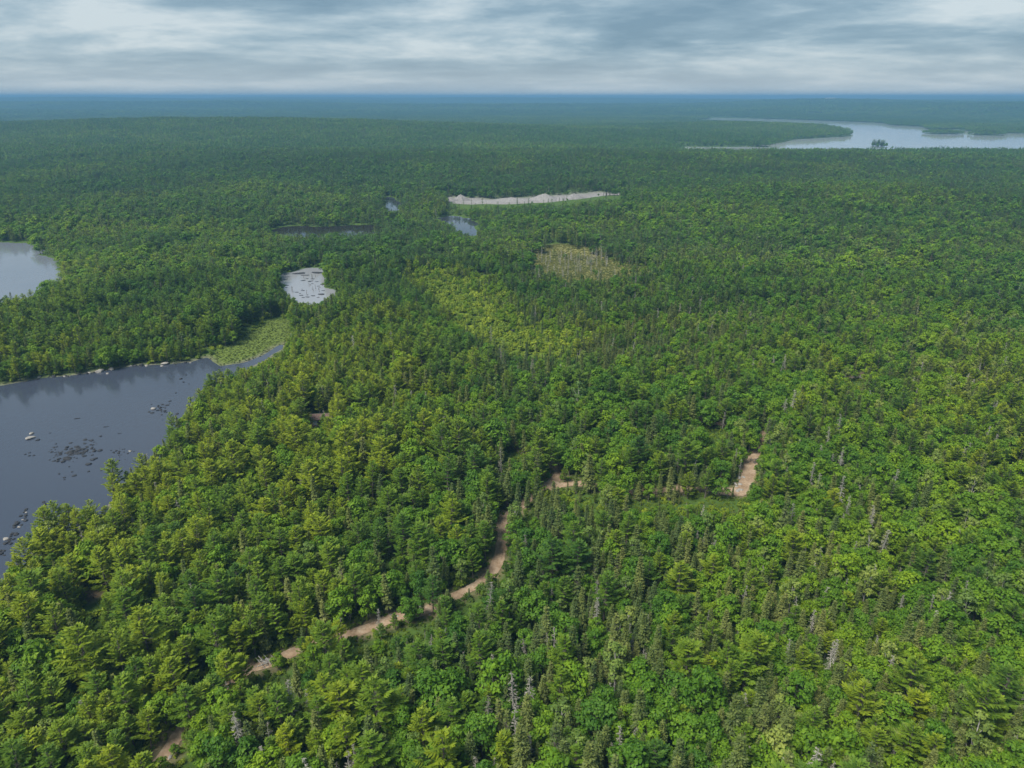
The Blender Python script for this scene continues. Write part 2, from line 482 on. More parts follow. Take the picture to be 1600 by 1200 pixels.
# ------------------------------------------------------------------ plants
class MB:
    def __init__(s): s.v = []; s.f = []; s.r = []
    def tuft(s, c, d, up, L, Wd, droop=0.12, r=None):
        """one leaf spray: a folded lozenge"""
        d = d.normalized()
        sd = d.cross(up)
        if sd.length < 1e-4: sd = d.orthogonal()
        sd.normalize()
        n = sd.cross(d)
        i = len(s.v)
        s.v += [c - d * L * .5, c + sd * Wd * .5 - n * Wd * droop * 2, c + d * L * .5 - n * L * droop * .5, c - sd * Wd * .5 - n * Wd * droop * 2]
        s.f += [(i, i + 1, i + 2), (i, i + 2, i + 3)]
        r = random.random() if r is None else r
        s.r += [r, r]
    def tube(s, pts, rad, n=5, r=0.5):
        base = len(s.v)
        for k, (p, ra) in enumerate(zip(pts, rad)):
            d = (pts[min(k + 1, len(pts) - 1)] - pts[max(k - 1, 0)]).normalized()
            u = d.orthogonal().normalized(); v = d.cross(u)
            for j in range(n):
                a = 2 * math.pi * j / n
                s.v.append(p + (u * math.cos(a) + v * math.sin(a)) * ra)
            if k:
                for j in range(n):
                    a = base + (k - 1) * n + j; b = base + (k - 1) * n + (j + 1) % n
                    s.f.append((a, b, b + n, a + n)); s.r.append(r)
        s.f.append(tuple(range(len(s.v) - n, len(s.v)))); s.r.append(r)
    def mesh(s, name, mat):
        return mesh_from(name, [tuple(v) for v in s.v], s.f, [mat], {'rnd': ('FACE', s.r)})

R = random.uniform
def rvec(): 
    while True:
        v = Vector((R(-1, 1), R(-1, 1), R(-1, 1)))
        if 0.05 < v.length < 1: return v.normalized()

def trunk_mb(h, r0, lean=0.02, n=6, segs=5):
    b = MB(); lx, ly = R(-lean, lean) * h, R(-lean, lean) * h
    pts = [Vector((lx * (k / segs) ** 2, ly * (k / segs) ** 2, h * k / segs - (0.4 if k == 0 else 0))) for k in range(segs + 1)]
    b.tube(pts, [r0 * (1.25 if k == 0 else 1) * (1 - 0.9 * k / segs) + 0.012 for k in range(segs + 1)], n, .4)
    return b, (lambda z: Vector((lx * (z / h) ** 2, ly * (z / h) ** 2, z)))

def pine(seed, lod=0):
    """white pine: open whorls of plume-like limbs with up-swept tips"""
    random.seed(100 + seed)
    h = 11.0; tb, ax = trunk_mb(h, 0.18)
    fo = MB()
    z0 = h * R(.20, .32); step = 0.74 if lod == 0 else 1.25
    RM = R(2.8, 3.5); z = z0
    bias = R(0, 6.28)
    while z < h - .25:
        t = (z - z0) / (h - z0)
        prof = (1 - t) ** 0.76 * min(1, .55 + t * 2.2)
        nb = random.choice((4, 5, 5, 6)) if lod == 0 else 4
        a0 = R(0, 6.28)
        for k in range(nb):
            if R(0, 1) < .10: continue
            a = a0 + k * 6.283 / nb + R(-.3, .3)
            L = RM * prof * R(.45, 1.32) * (1 + .18 * math.cos(a - bias)) + .25
            e = R(-.08, .18) + t * .65
            zz_ = z + R(-.22, .22)
            o = ax(zz_)
            hd = Vector((math.cos(a), math.sin(a), 0))
            def bp(s): return o + hd * (L * s * math.cos(e)) + Vector((0, 0, L * s * math.sin(e) + L * .20 * s * s))
            if L > .9: tb.tube([bp(0), bp(.5), bp(.9)], [.05, .03, .012], 3, .3)
            br = R(.15, .9)
            n = max(2, int(L * (2.7 if lod == 0 else 1.7)))
            side = Vector((-hd.y, hd.x, 0))
            for q in range(n):
                s = .34 + .66 * (q + .7) / n
                c = bp(s)
                wd = (.85 if lod == 0 else 1.15) * R(.75, 1.2) * (0.6 + .4 * min(1, L / 2))
                for sg in (-1, 1):
                    d = hd * R(.5, .9) + side * sg * R(.6, 1.0) + Vector((0, 0, R(.02, .42)))
                    fo.tuft(c + side * sg * wd * .36 + Vector((0, 0, R(-.08, .12))), d, Vector((R(-.35, .35), R(-.35, .35), 1)), wd * 1.1, wd * .34, .10, min(1, max(0, br + R(-.25, .25))))
                if lod == 0:
                    fo.tuft(c + Vector((0, 0, .12)), hd + Vector((R(-.4, .4), R(-.4, .4), R(.3, .9))), Vector((R(-.6, .6), R(-.6, .6), 1)), wd * .8, wd * .34, .08, min(1, max(0, br + R(-.2, .3))))
            fo.tuft(bp(1.03), hd + Vector((0, 0, .55)), Vector((0, 0, 1)), .75 if lod == 0 else 1.2, .42, .06, min(1, br + .2))
        z += step * R(.8, 1.2) * (1 - .25 * t)
    for k in range(5):
        fo.tuft(ax(h) + Vector((0, 0, .05)), Vector((R(-.6, .6), R(-.6, .6), 1)), rvec(), .8, .3, .05, R(.5, 1))
    return tb, fo, RM, h

def spruce(seed, lod=0, sparse=0.0):
    """narrow spruce: short drooping sprays, bare grey twigs below"""
    random.seed(200 + seed)
    h = 9.2; tb, ax = trunk_mb(h, 0.11, .015)
    fo = MB()
    RM = R(1.15, 1.65); z0 = h * R(.14, .30); z = h * .06
    club = random.random() < .35
    while z < h - .12:
        t = max(0, (z - z0) / (h - z0))
        prof = (1 - t) ** .8 * min(1, .7 + t)
        if club and t > .8: prof = max(prof, .30 * (1 - (t - .8) / .2) ** .4 + .06)
        nb = 6 if lod == 0 else 4
        a0 = R(0, 6.28)
        for k in range(nb):
            a = a0 + k * 6.283 / nb + R(-.35, .35)
            hd = Vector((math.cos(a), math.sin(a), 0)); o = ax(z + R(-.12, .12))
            L = RM * prof * R(.65, 1.15) + .10
            dr = -.28 + t * .75
            if z < z0 or R(0, 1) < sparse:
                if lod == 0 or k % 2 == 0:
                    tb.tube([o, o + hd * L * .8 + Vector((0, 0, -L * .25))], [.028, .012], 3, .7)
                continue
            br = R(.1, .9)
            n = max(2, int(L * (3.6 if lod == 0 else 2.2)))
            side = Vector((-hd.y, hd.x, 0))
            for q in range(n):
                s = .25 + .75 * (q + .6) / n
                c = o + hd * L * s + Vector((0, 0, L * s * dr))
                wd = (.50 if lod == 0 else .72) * R(.75, 1.2)
                for sg in (-1, 1):
                    d = hd * R(.5, 1.0) + side * sg * R(.4, .9) + Vector((0, 0, dr + R(-.45, .1)))
                    fo.tuft(c + side * sg * wd * .28 + Vector((0, 0, R(-.1, .05))), d, Vector((hd.x * .5 + R(-.4, .4), hd.y * .5 + R(-.4, .4), 1)), wd, wd * .5, .14, min(1, max(0, br + R(-.3, .3))))
        z += (.34 if lod == 0 else .62) * R(.8, 1.2)
    for k in range(4):
        fo.tuft(ax(h), Vector((R(-.35, .35), R(-.35, .35), 1)), rvec(), .6, .2, .05, R(.3, 1))
    return tb, fo, RM, h

def broadleaf(seed, lod=0, tall=False):
    """rounded broadleaf crown of several leafy lobes with gaps between"""
    random.seed((300 if not tall else 400) + seed)
    h = 8.0 if not tall else 9.0
    RM = R(2.3, 2.9) if not tall else R(1.7, 2.1)
    tb, ax = trunk_mb(h * .86, 0.13 if not tall else .11, .05)
    fo = MB()
    nl = random.randint(9, 13) if not tall else random.randint(8, 11)
    lobes = []
    for k in range(nl):
        t = (k + .5) / nl
        zc = h * (.36 + .56 * t) 
        rr = RM * (.30 + .70 * math.sin(math.pi * min(1, .22 + .76 * t)) ) * R(.45, .78)
        a = k * 2.4 + R(-.4, .4)
        if t > .88: rr *= .25
        lr = R(.75, 1.25) * (RM / 2.6) * (1.0 if t < .8 else .85)
        c = ax(min(zc, h * .8)) + Vector((math.cos(a) * rr, math.sin(a) * rr, 0)); c.z = zc - .3
        lobes.append((c, lr, R(.2, .8)))
    for c, lr, br in lobes:
        o = ax(max(.8, c.z - 2.2))
        tb.tube([o, (o + c) * .5 + Vector((0, 0, .25)), c], [.06, .04, .015], 3, .4)
        n = int((105 if lod == 0 else 32) * lr * lr * (1.25 if lod else 1))
        for q in range(n):
            d = rvec()
            if d.z < -.55: d.z *= -1
            p = c + Vector((d.x * lr * 1.12, d.y * lr * 1.12, d.z * lr * .82)) * R(.66, 1.10)
            nrm = (d + rvec() * .75 + Vector((0, 0, .45))).normalized()
            dr = nrm.orthogonal().normalized()
            dr = Matrix.Rotation(R(0, 6.28), 3, nrm) @ dr
            sz = R(.32, .62) if lod == 0 else R(.55, .95)
            fo.tuft(p, dr, nrm, sz, sz * .72, .10, min(1, max(0, br + R(-.35, .35))))
    return tb, fo, RM, h

def snag(seed, lod=0):
    """standing dead conifer: bleached pole and brittle twigs"""
    random.seed(500 + seed)
    h = 8.6; tb, ax = trunk_mb(h * R(.88, 1.0), .13, .03)
    fo = MB(); z = h * .22
    dens = R(.4, 1.0)
    while z < h * .97:
        t = z / h
        for k in range(4 if lod == 0 else 2):
            if R(0, 1) > dens: continue
            a = R(0, 6.28); hd = Vector((math.cos(a), math.sin(a), 0)); o = ax(z)
            L = (1 - t) ** .7 * R(.5, 1.35) + .15
            e = o + hd * L + Vector((0, 0, R(-.35, .12) * L))
            fo.tube([o, (o + e) * .5 + Vector((0, 0, .08)), e], [.032, .022, .010], 3, R(.3, 1))
            if lod == 0:
                for q in range(3):
                    c = o + (e - o) * R(.45, 1)
                    fo.tuft(c, hd + rvec() * .9, rvec(), R(.25, .5), .07, .1, R(.2, 1))
        z += R(.22, .45)
    return tb, fo, 1.2, h

def bush(seed, sedge=False):
    random.seed(600 + seed)
    fo = MB()
    if sedge:
        for q in range(90):
            a, rr = R(0, 6.28), 1.1 * math.sqrt(R(0, 1))
            p = Vector((math.cos(a) * rr, math.sin(a) * rr, R(.1, .4)))
            fo.tuft(p, Vector((R(-.7, .7), R(-.7, .7), 1)), rvec(), R(.5, .9), .13, .05)
    else:
        for k in range(5):
            c = Vector((R(-.8, .8), R(-.8, .8), R(.35, 1.0))); lr = R(.45, .8); br = R(.2, .8)
            for q in range(38):
                d = rvec(); d.z = abs(d.z) * 1.0 - .15
                nrm = (d + rvec() * .7 + Vector((0, 0, .5))).normalized()
                dr = Matrix.Rotation(R(0, 6.28), 3, nrm) @ nrm.orthogonal().normalized()
                sz = R(.28, .52)
                fo.tuft(c + d * lr * R(.7, 1.1), dr, nrm, sz, sz * .7, .1, min(1, max(0, br + R(-.35, .35))))
    return fo

KINDS = {   # builder, crown material, trunk material, variants near / far
    'pine': (lambda s, l: pine(s, l), 'pine', 'bark', 7, 3),
    'spruce': (lambda s, l: spruce(s, l, (0, 0, .12, .3, 0, .5, 0)[s % 7]), 'spruce', 'bark', 7, 3),
    'maple': (lambda s, l: broadleaf(s, l), 'maple', 'bark', 7, 3),
    'birch': (lambda s, l: broadleaf(s, l, True), 'birch', 'birchbark', 4, 2),
    'snag': (lambda s, l: snag(s, l), 'twig', 'deadwood', 6, 2),
}
def joined(name, tb, fo, tm, fm):
    nv = len(tb.v)
    me = mesh_from(name, [tuple(v) for v in tb.v + fo.v], tb.f + [tuple(i + nv for i in f) for f in fo.f], [tm, fm], {'rnd': ('FACE', tb.r + fo.r)})
    me.polygons.foreach_set('material_index', np.array([0] * len(tb.f) + [1] * len(fo.f), np.int32))
    return me

PARTS = {}; PROTO = {}; NOM = {}
for kn, (fn, cm, tm, nv, nf) in KINDS.items():
    PARTS[kn] = []
    cn = bpy.data.collections.new('near_' + kn); cf = bpy.data.collections.new('far_' + kn)
    for s in range(nv):
        tb, fo, rm, h = fn(s, 0)
        PARTS[kn].append((tb.mesh(kn + '_trunk', M[tm]), fo.mesh(kn + '_crown', M[cm]), rm, h))
        cn.objects.link(bpy.data.objects.new('%s_near_%02d' % (kn, s), joined(kn, tb, fo, M[tm], M[cm])))
    for s in range(nf):
        tb, fo, rm, h = fn(s + 20, 1)
        cf.objects.link(bpy.data.objects.new('%s_far_%02d' % (kn, s), joined(kn, tb, fo, M[tm], M[cm])))
    PROTO[kn] = (cn, cf); NOM[kn] = (PARTS[kn][0][2], PARTS[kn][0][3])
cb = bpy.data.collections.new('bushes')
for s in range(4):
    cb.objects.link(bpy.data.objects.new('bush_%02d' % s, bush(s).mesh('bush', M['shrub'])))
cs = bpy.data.collections.new('sedges')
for s in range(3):
    cs.objects.link(bpy.data.objects.new('sedge_%02d' % s, bush(s, True).mesh('sedge', M['sedge'])))

def patch(seed):
    """forty metres of canopy for the far woods"""
    random.seed(700 + seed)
    out = {k: MB() for k in ('pine', 'spruce', 'maple')}
    for i in range(7):
        for j in range(7):
            x, y = (i - 3) * 6 + R(-2.6, 2.6), (j - 3) * 6 + R(-2.6, 2.6)
            k = random.choices(('pine', 'spruce', 'maple'), (4, 4, 2))[0]
            b = out[k]
            hh = R(7, 11); rr = {'pine': R(2.2, 3.4), 'spruce': R(1.5, 2.1), 'maple': R(2.3, 3.3)}[k]
            br = R(.1, .9)
            for q in range(26):
                if k == 'maple':
                    d = rvec(); d.z = abs(d.z)
                    p = Vector((x, y, hh * .62)) + Vector((d.x * rr, d.y * rr, d.z * hh * .36)); nrm = d + rvec() * .6
                else:
                    t = q / 26; a = q * 2.4 + R(-.5, .5); c = rr * (1 - t) ** .8 + .15
                    p = Vector((x + math.cos(a) * c, y + math.sin(a) * c, hh * (.35 + .65 * t))); nrm = Vector((math.cos(a) * .8, math.sin(a) * .8, 1)) + rvec() * .4
                nrm.normalize()
                sz = R(1.4, 2.3) * (1 if k != 'spruce' else .75)
                b.tuft(p, Matrix.Rotation(R(0, 6.28), 3, nrm) @ nrm.orthogonal().normalized(), nrm, sz, sz * .7, .1, min(1, max(0, br + R(-.3, .3))))
    vs, fs, rs, mi = [], [], [], []
    for n, (k, b) in enumerate(out.items()):
        o = len(vs); vs += b.v; fs += [tuple(i + o for i in f) for f in b.f]; rs += b.r; mi += [n] * len(b.f)
    me = mesh_from('canopy', [tuple(v) for v in vs], fs, [M[k] for k in out], {'rnd': ('FACE', rs)})
    me.polygons.foreach_set('material_index', np.array(mi, np.int32))
    return me
cp = bpy.data.collections.new('canopies')
for s in range(4):
    cp.objects.link(bpy.data.objects.new('canopy_%02d' % s, patch(s)))

def scatter(name, coll, pos, sc, tint, nvar, label):
    """many plants as one mass: geometry-node instances on points"""
    n = len(pos)
    if n == 0: return
    me = bpy.data.meshes.new(name)
    me.vertices.add(n)
    me.vertices.foreach_set('co', np.asarray(pos, np.float32).ravel())
    def fa(k, t, arr, key='value'):
        a = me.attributes.new(k, t, 'POINT'); a.data.foreach_set(key, arr)
    fa('tint', 'FLOAT', np.asarray(tint, np.float32))
    fa('which', 'INT', rng.integers(0, nvar, n).astype(np.int32))
    rot = np.zeros((n, 3), np.float32); rot[:, 2] = rng.uniform(0, 6.283, n); rot[:, :2] = rng.normal(0, .03, (n, 2))
    fa('turn', 'FLOAT_VECTOR', rot.ravel(), 'vector')
    fa('size', 'FLOAT_VECTOR', np.asarray(sc, np.float32).ravel(), 'vector')
    o = link(name, me, kind='stuff', label=label)
    g = bpy.data.node_groups.new(name, 'GeometryNodeTree')
    g.interface.new_socket('Geometry', in_out='INPUT', socket_type='NodeSocketGeometry')
    g.interface.new_socket('Geometry', in_out='OUTPUT', socket_type='NodeSocketGeometry')
    N = g.nodes; gi = N.new('NodeGroupInput'); go = N.new('NodeGroupOutput')
    ci = N.new('GeometryNodeCollectionInfo'); ci.inputs['Collection'].default_value = coll
    ci.inputs['Separate Children'].default_value = True; ci.inputs['Reset Children'].default_value = True
    ip = N.new('GeometryNodeInstanceOnPoints')
    def na(k, t):
        a = N.new('GeometryNodeInputNamedAttribute'); a.data_type = t; a.inputs['Name'].default_value = k
        return a.outputs['Attribute']
    Lk = g.links
    Lk.new(gi.outputs[0], ip.inputs['Points']); Lk.new(ci.outputs[0], ip.inputs['Instance'])
    ip.inputs['Pick Instance'].default_value = True
    Lk.new(na('which', 'INT'), ip.inputs['Instance Index'])
    e2r = N.new('FunctionNodeEulerToRotation'); Lk.new(na('turn', 'FLOAT_VECTOR'), e2r.inputs[0])
    Lk.new(e2r.outputs[0], ip.inputs['Rotation'])
    Lk.new(na('size', 'FLOAT_VECTOR'), ip.inputs['Scale'])
    Lk.new(ip.outputs[0], go.inputs[0])
    md = o.modifiers.new('scatter', 'NODES'); md.node_group = g
    return o

# ------------------------------------------------------------------ where the trees stand
KN = ['pine', 'spruce', 'maple', 'birch', 'snag']
def weights(px, py, x, y):
    n = len(px); Wt = np.zeros((n, 5)); tot = np.zeros(n)
    def add(m, *wv):
        nonlocal Wt, tot
        Wt += m[:, None] * np.array(wv)[None]; tot += m
    def blob(cx_, cy_, sx, sy, g=1.0): return g * np.exp(-((px - cx_) / sx) ** 2 - ((py - cy_) / sy) ** 2)
    add(np.full(n, .06), .30, .25, .32, .08, .03)
    add(sstep(820, 560, px) * sstep(430, 560, py) * sstep(1290, 1120, py), .76, .08, .12, .02, .012)
    add(blob(950, 1110, 340, 230, 4.0), .05, .64, .21, .03, .07)
    add(blob(760, 960, 150, 120, .8), .25, .42, .22, .03, .05)
    add(blob(1000, 860, 280, 90, 1.0), .28, .34, .26, .04, .06)
    add(sstep(1080, 1250, px) * sstep(520, 640, py), .17, .18, .50, .09, .055)
    add(blob(980, 520, 160, 60, 1.6), .10, .76, .08, .02, .02)
    add(blob(1250, 450, 300, 90, .9), .16, .24, .42, .14, .02)
    add(blob(960, 690, 200, 80, 1.0), .40, .16, .38, .04, .02)
    add(blob(230, 480, 330, 110, 1.2), .50, .14, .32, .03, .003)
    add(sstep(430, 380, py), .34, .36, .26, .05, .002)
    Wt /= tot[:, None]
    for k in range(5):                                   # stands of one kind
        Wt[:, k] *= (.45 + 1.1 * vnoise(x / 17 + 40 * k, y / 17, 20 + k)) * (.3 + 1.4 * vnoise(x / 75 + 9 * k, y / 75, 80 + k))
    return Wt / Wt.sum(1, keepdims=True)

def candidates(r0, r1, cell):
    xs = np.arange(-r1 * .86, r1 * .86, cell); ys = np.arange(max(20, r0 * .68), r1, cell)
    X, Y = np.meshgrid(xs, ys)
    X = X.ravel() + rng.uniform(-.46, .46, X.size) * cell; Y = Y.ravel() + rng.uniform(-.46, .46, X.size) * cell
    r = np.hypot(X, Y)
    k = (r >= r0) & (r < r1) & (np.abs(X) < Y * .80 + 45)
    return X[k], Y[k]

OPEN = [BOG, MARSH, QUARRY, YARD, LOWCLEAR, BRUSHY]
def allowed(x, y, sdw, gap):
    ok = sdw > gap
    for pl in OPEN:
        rag = -4 + 22 * (vnoise(x / 14, y / 14, 63) - .5) + 9 * (vnoise(x / 3.5, y / 3.5, 64) - .5) if pl is BOG or pl is MARSH else 0
        ok &= (poly_sd(x, y, pl) + rag > .8) | ((rng.random(len(x)) < .05) if pl is BOG else False)
    for l, wd in ((TRACK, 1.7), (SPUR, 1.3), (PAD, 2.2)): ok &= line_d(x, y, l) > wd
    return ok

def tint_at(x, y, n):
    t = .47 + .6 * (vnoise(x / 60, y / 60, 31) - .5) + .5 * (vnoise(x / 150, y / 110, 33) - .5) + .45 * (vnoise(x / 14, y / 14, 32) - .5) + rng.normal(0, .19, n)
    return np.clip(t, 0, 1)

SIGHT = []       # ground seen in the photograph: (px, py, level)
def sight_line(pts, step=7, z=0.5):
    for (a, b), (c, d) in zip(pts[:-1], pts[1:]):
        n = max(1, int(math.hypot(c - a, d - b) / step))
        for k in range(n + 1): SIGHT.extend([(a + (c - a) * k / n, b + (d - b) * k / n + e, z) for e in (-2, 3)])
def sight_poly(pts, step=7, z=0.0):
    a = np.array(pts, float); x0, y0 = a.min(0); x1, y1 = a.max(0)
    X, Y = np.meshgrid(np.arange(x0, x1, step), np.arange(y0, y1, max(2, step * .45)))
    X, Y = X.ravel(), Y.ravel()
    if step > 9:
        X = X + rng.uniform(-.5, .5, X.size) * step * 1.6; Y = Y + rng.uniform(-.5, .5, X.size) * step * .8
    k = poly_sd(X, Y, a) < 0
    SIGHT.extend((p, q, z) for p, q in zip(X[k], Y[k]))
sight_line([(398, 1066), (430, 1055), (452, 1044)]); sight_line([(558, 1008), (572, 1004)]); sight_line([(606, 992), (660, 978), (676, 972)])
sight_line([(712, 954), (750, 933)]); sight_line([(776, 900), (786, 862), (784, 842)]); sight_line([(866, 748), (880, 758)])
sight_line([(1080, 782), (1150, 787), (1168, 770), (1168, 735)]); sight_line([(1150, 754), (1150, 790)]); sight_line([(900, 775), (935, 781)], 9); sight_line([(985, 788), (1035, 786)], 9); sight_line([(1065, 783), (1130, 785)], 9); sight_line([(270, 1190), (285, 1172)])
sight_line([(1108, 676), (1128, 676)]); sight_line([(796, 708), (812, 711)]); sight_line([(820, 803), (832, 799)])
sight_poly([(136, 935), (150, 931), (156, 938), (140, 943)]); sight_poly([(1320, 598), (1346, 592), (1348, 602)])
sight_poly([(487, 659), (502, 659), (500, 667), (488, 668)], 5, 3.0)
sight_poly([(335, 571), (360, 573), (390, 567), (413, 557), (437, 543), (430, 540), (400, 555), (345, 566)], 4)
sight_poly([(340, 574), (362, 576), (394, 571), (418, 560), (441, 546), (436, 542), (400, 560), (350, 570)], 4)
sight_poly([(434, 441), (452, 428), (472, 422), (496, 421), (503, 440), (520, 455), (512, 464), (492, 472), (470, 468), (445, 458)])
sight_poly([(708, 347), (730, 346), (743, 354), (744, 368), (714, 356)], 5); sight_poly([(600, 318), (622, 322), (620, 328), (602, 326)], 5)
sight_poly([(420, 359), (500, 356), (590, 355), (580, 361), (440, 365)], 6)
sight_poly([(697, 312), (770, 314), (850, 312), (900, 308), (900, 314), (860, 317), (780, 320), (720, 319)], 6, 1.0); sight_poly([(890, 306), (930, 304), (974, 303), (970, 309), (935, 311), (890, 314)], 6, 1.0)
sight_poly([(846, 420), (880, 408), (930, 412), (960, 430), (966, 438), (930, 438), (880, 434)], 11)
sight_poly([(330, 568), (350, 552), (400, 522), (452, 508), (458, 520), (436, 541), (390, 564), (350, 570)], 8)

sight_poly([(672, 440), (750, 452), (780, 498), (850, 528), (900, 548), (880, 560), (800, 555), (725, 515), (700, 480), (665, 448)], 13, 1.0)

def hidden(x, y, z, h, rad):
    """which plants would stand in front of ground the photograph shows"""
    bx_, by_, bd = P(x, y, z); tx, ty, td = P(x, y, z + h)
    bad = np.zeros(x.shape, bool)
    wpx = rad * .85 * F / td
    for (px, py, zl) in SIGHT:
        gx, gy = G(px, py, zl); dep = P(gx, gy, zl)[2]
        bad |= (np.abs((bx_ + tx) * .5 - px) < wpx + 1) & (ty < py) & (by_ > py) & (td < dep - .5)
    return bad

def plant(r0, r1, cell, thin):
    x, y = candidates(r0, r1, cell)
    z, sdw = terrain(x, y, True)
    k = allowed(x, y, sdw, 1.0)
    x, y, z = x[k], y[k], z[k]
    px, py, dep = P(x, y, z)
    Wt = weights(px, py, x, y)
    u = rng.random(len(x))[:, None]
    kind = (Wt.cumsum(1) < u).sum(1).clip(0, 4)
    s = np.clip(rng.normal(.79, .23, len(x)), .34, 1.42)
    s *= .78 + .44 * vnoise(x / 35, y / 35, 50)
    s *= np.array([.88, .98, 1.03, .98, 1.0])[kind]
    near_shore = poly_sd(x, y, LAKES['lake'])
    s *= np.where(near_shore < 14, .86, 1.0)
    mead = poly_sd(x, y, MEADOW) + 26 * (vnoise(x / 16, y / 16, 61) - .5) + 10 * (vnoise(x / 5, y / 5, 62) - .5)
    inm = mead < 0
    keep = ~inm | (rng.random(len(x)) < .34)
    kind = np.where(inm, np.where(rng.random(len(x)) < .7, 2, 1), kind)
    s = np.where(inm, s * rng.uniform(.25, .7, len(x)), np.where(poly_sd(x, y, BOG) < -4, s * .45, np.where(mead < 22, s * .75, s)))
    rad = np.array([NOM[q][0] for q in KN])[kind] * s
    if thin:                                             # bigger trees first, crowns may touch but not merge
        order = np.argsort(-(rad + rng.normal(0, .5, len(x))))
        grid = {}
        for i in order:
            if not keep[i]: continue
            gx, gy = int(x[i] // 4), int(y[i] // 4)
            ok = True
            for a in (-1, 0, 1):
                for b in (-1, 0, 1):
                    for j in grid.get((gx + a, gy + b), ()):
                        if (x[i] - x[j]) ** 2 + (y[i] - y[j]) ** 2 < (thin * (rad[i] + rad[j])) ** 2:
                            ok = False; break
                    if not ok: break
                if not ok: break
            if ok: grid.setdefault((gx, gy), []).append(i)
            else: keep[i] = False
    x, y, z, kind, s = (a[keep] for a in (x, y, z, kind, s))
    hh = np.array([NOM[q][1] for q in KN])[kind]; rr = np.array([NOM[q][0] for q in KN])[kind]
    bad = hidden(x, y, z, hh * s, rr * s)
    s2 = np.where(bad, s * .40, s)
    bad2 = bad & hidden(x, y, z, hh * s2, rr * s2) if thin else bad
    s = s2[~bad2]; x, y, z, kind = (a[~bad2] for a in (x, y, z, kind))
    tn = tint_at(x, y, len(x))
    qx, qy, _ = P(x, y, z)
    m = poly_sd(x, y, MEADOW) < 6
    tn = np.where(m & (kind != 1), .7 + .3 * rng.random(len(x)), tn)
    tn = tn - .12 * sstep(230, 330, y) * (poly_sd(x, y, MEADOW) > 4) - .20 * sstep(350, 800, y)                    # darkening with distance put into the leaf tint
    tn = np.clip(tn + .13 * sstep(1050, 1250, qx) * sstep(420, 520, qy) * (kind >= 2) + .06 * sstep(650, 850, qy), 0, 1)   # younger, lighter leafy growth on the right
    return x, y, z, kind, s, tn

near = plant(45, 430, 1.85, .45)
mid = plant(430, 1350, 3.5, None)

# nearest and largest trees of each kind in view are individuals, the rest of each kind one mass
NAMES = {'pine': ('white_pine', 'pine tree'), 'spruce': ('spruce_tree', 'spruce tree'), 'maple': ('maple_tree', 'leafy tree'), 'birch': ('birch_tree', 'birch tree'), 'snag': ('dead_spruce', 'dead tree')}
WORD = {'pine': 'white pine', 'spruce': 'narrow spruce', 'maple': 'round leafy tree', 'birch': 'slim pale-leaved birch', 'snag': 'bare grey dead spruce'}
TINTW = {'pine': ('deep green', 'mid green', 'yellow-green'), 'spruce': ('dark grey-green', 'olive', 'tawny olive'), 'maple': ('dark green', 'fresh green', 'bright lime-green'),
         'birch': ('soft green', 'light green', 'pale yellow-green'), 'snag': ('dull', 'weathered', 'bleached')}
LAKE_XY = LAKES['lake']
def where(px, py, x, y):
    X, Y = np.array([x]), np.array([y])
    dt = line_d(X, Y, TRACK)[0]; ds = poly_sd(X, Y, LAKE_XY)[0]
    if ds < 12: return 'on the lake shore'
    if dt < 8:
        if py > 1020: return 'by the lowest stretch of dirt track'
        if px < 700: return 'by the open middle stretch of track'
        if px < 850: return 'by the track where it turns away'
        return 'by the upper dirt track'
    col = ('far left', 'left', 'left of centre', 'centre', 'right of centre', 'right', 'far right')[min(6, max(0, int(px / 1600 * 7)))]
    row = 'bottom edge' if py > 1130 else 'lower wood' if py > 960 else 'middle wood' if py > 800 else 'upper wood'
    return '%s, %s' % (row, col)

X, Y, Z, Kd, Sc, Ti = near
px, py, dep = P(X, Y, Z)
tpx, tpy, tdep = P(X, Y, Z + 8 * Sc)
inview = (tpx > -20) & (tpx < 1620) & (tpy < 1195) & (py > 160)
single = np.zeros(len(X), bool)
picked = {}
for k, kn in enumerate(KN):
    idx = np.where((Kd == k) & inview)[0]
    score = (NOM[kn][0] * NOM[kn][1] * Sc[idx] ** 2) / tdep[idx] ** 2
    idx = idx[np.argsort(-score)][:300]
    single[idx] = True
    picked[kn] = idx
info = {}
for kn in KN:
    for i in picked[kn]:
        tw = TINTW[kn][0 if Ti[i] < .38 else 1 if Ti[i] < .66 else 2]
        sw = 'tall' if Sc[i] > .95 else 'small' if Sc[i] < .66 else 'mid-sized'
        info.setdefault((kn, sw, tw, where(px[i], py[i], X[i], Y[i])), []).append(i)
for (kn, sw, tw, wh), ids in info.items():
    ids.sort(key=lambda i: px[i])
    for n, i in enumerate(ids):
        lab = '%s %s %s %s' % (sw, tw, WORD[kn], wh if wh[0] in 'ob' and ',' not in wh else 'in the ' + wh)
        nm, cat = NAMES[kn]
        o = bpy.data.objects.new(nm, None)
        COL.objects.link(o)
        o.empty_display_size = .3
        o.location = (X[i], Y[i], Z[i])
        o.rotation_euler = (random.gauss(0, .03), random.gauss(0, .03), random.uniform(0, 6.28))
        o.scale = (Sc[i] * random.uniform(.9, 1.12), Sc[i] * random.uniform(.9, 1.12), Sc[i])
        o['label'] = lab; o['category'] = cat
        o['group'] = {'pine': 'white pines of the near wood', 'spruce': 'spruces of the near wood', 'maple': 'leafy trees of the near wood', 'birch': 'birches of the near wood', 'snag': 'dead spruces among the living'}[kn]
        tm_, fm_, _, _ = PARTS[kn][random.randrange(len(PARTS[kn]))]
        t_ = bpy.data.objects.new('trunk', tm_); c_ = bpy.data.objects.new('twigs' if kn == 'snag' else 'crown', fm_)
        for q in (t_, c_):
            COL.objects.link(q); q.parent = o; q['tint'] = float(Ti[i])

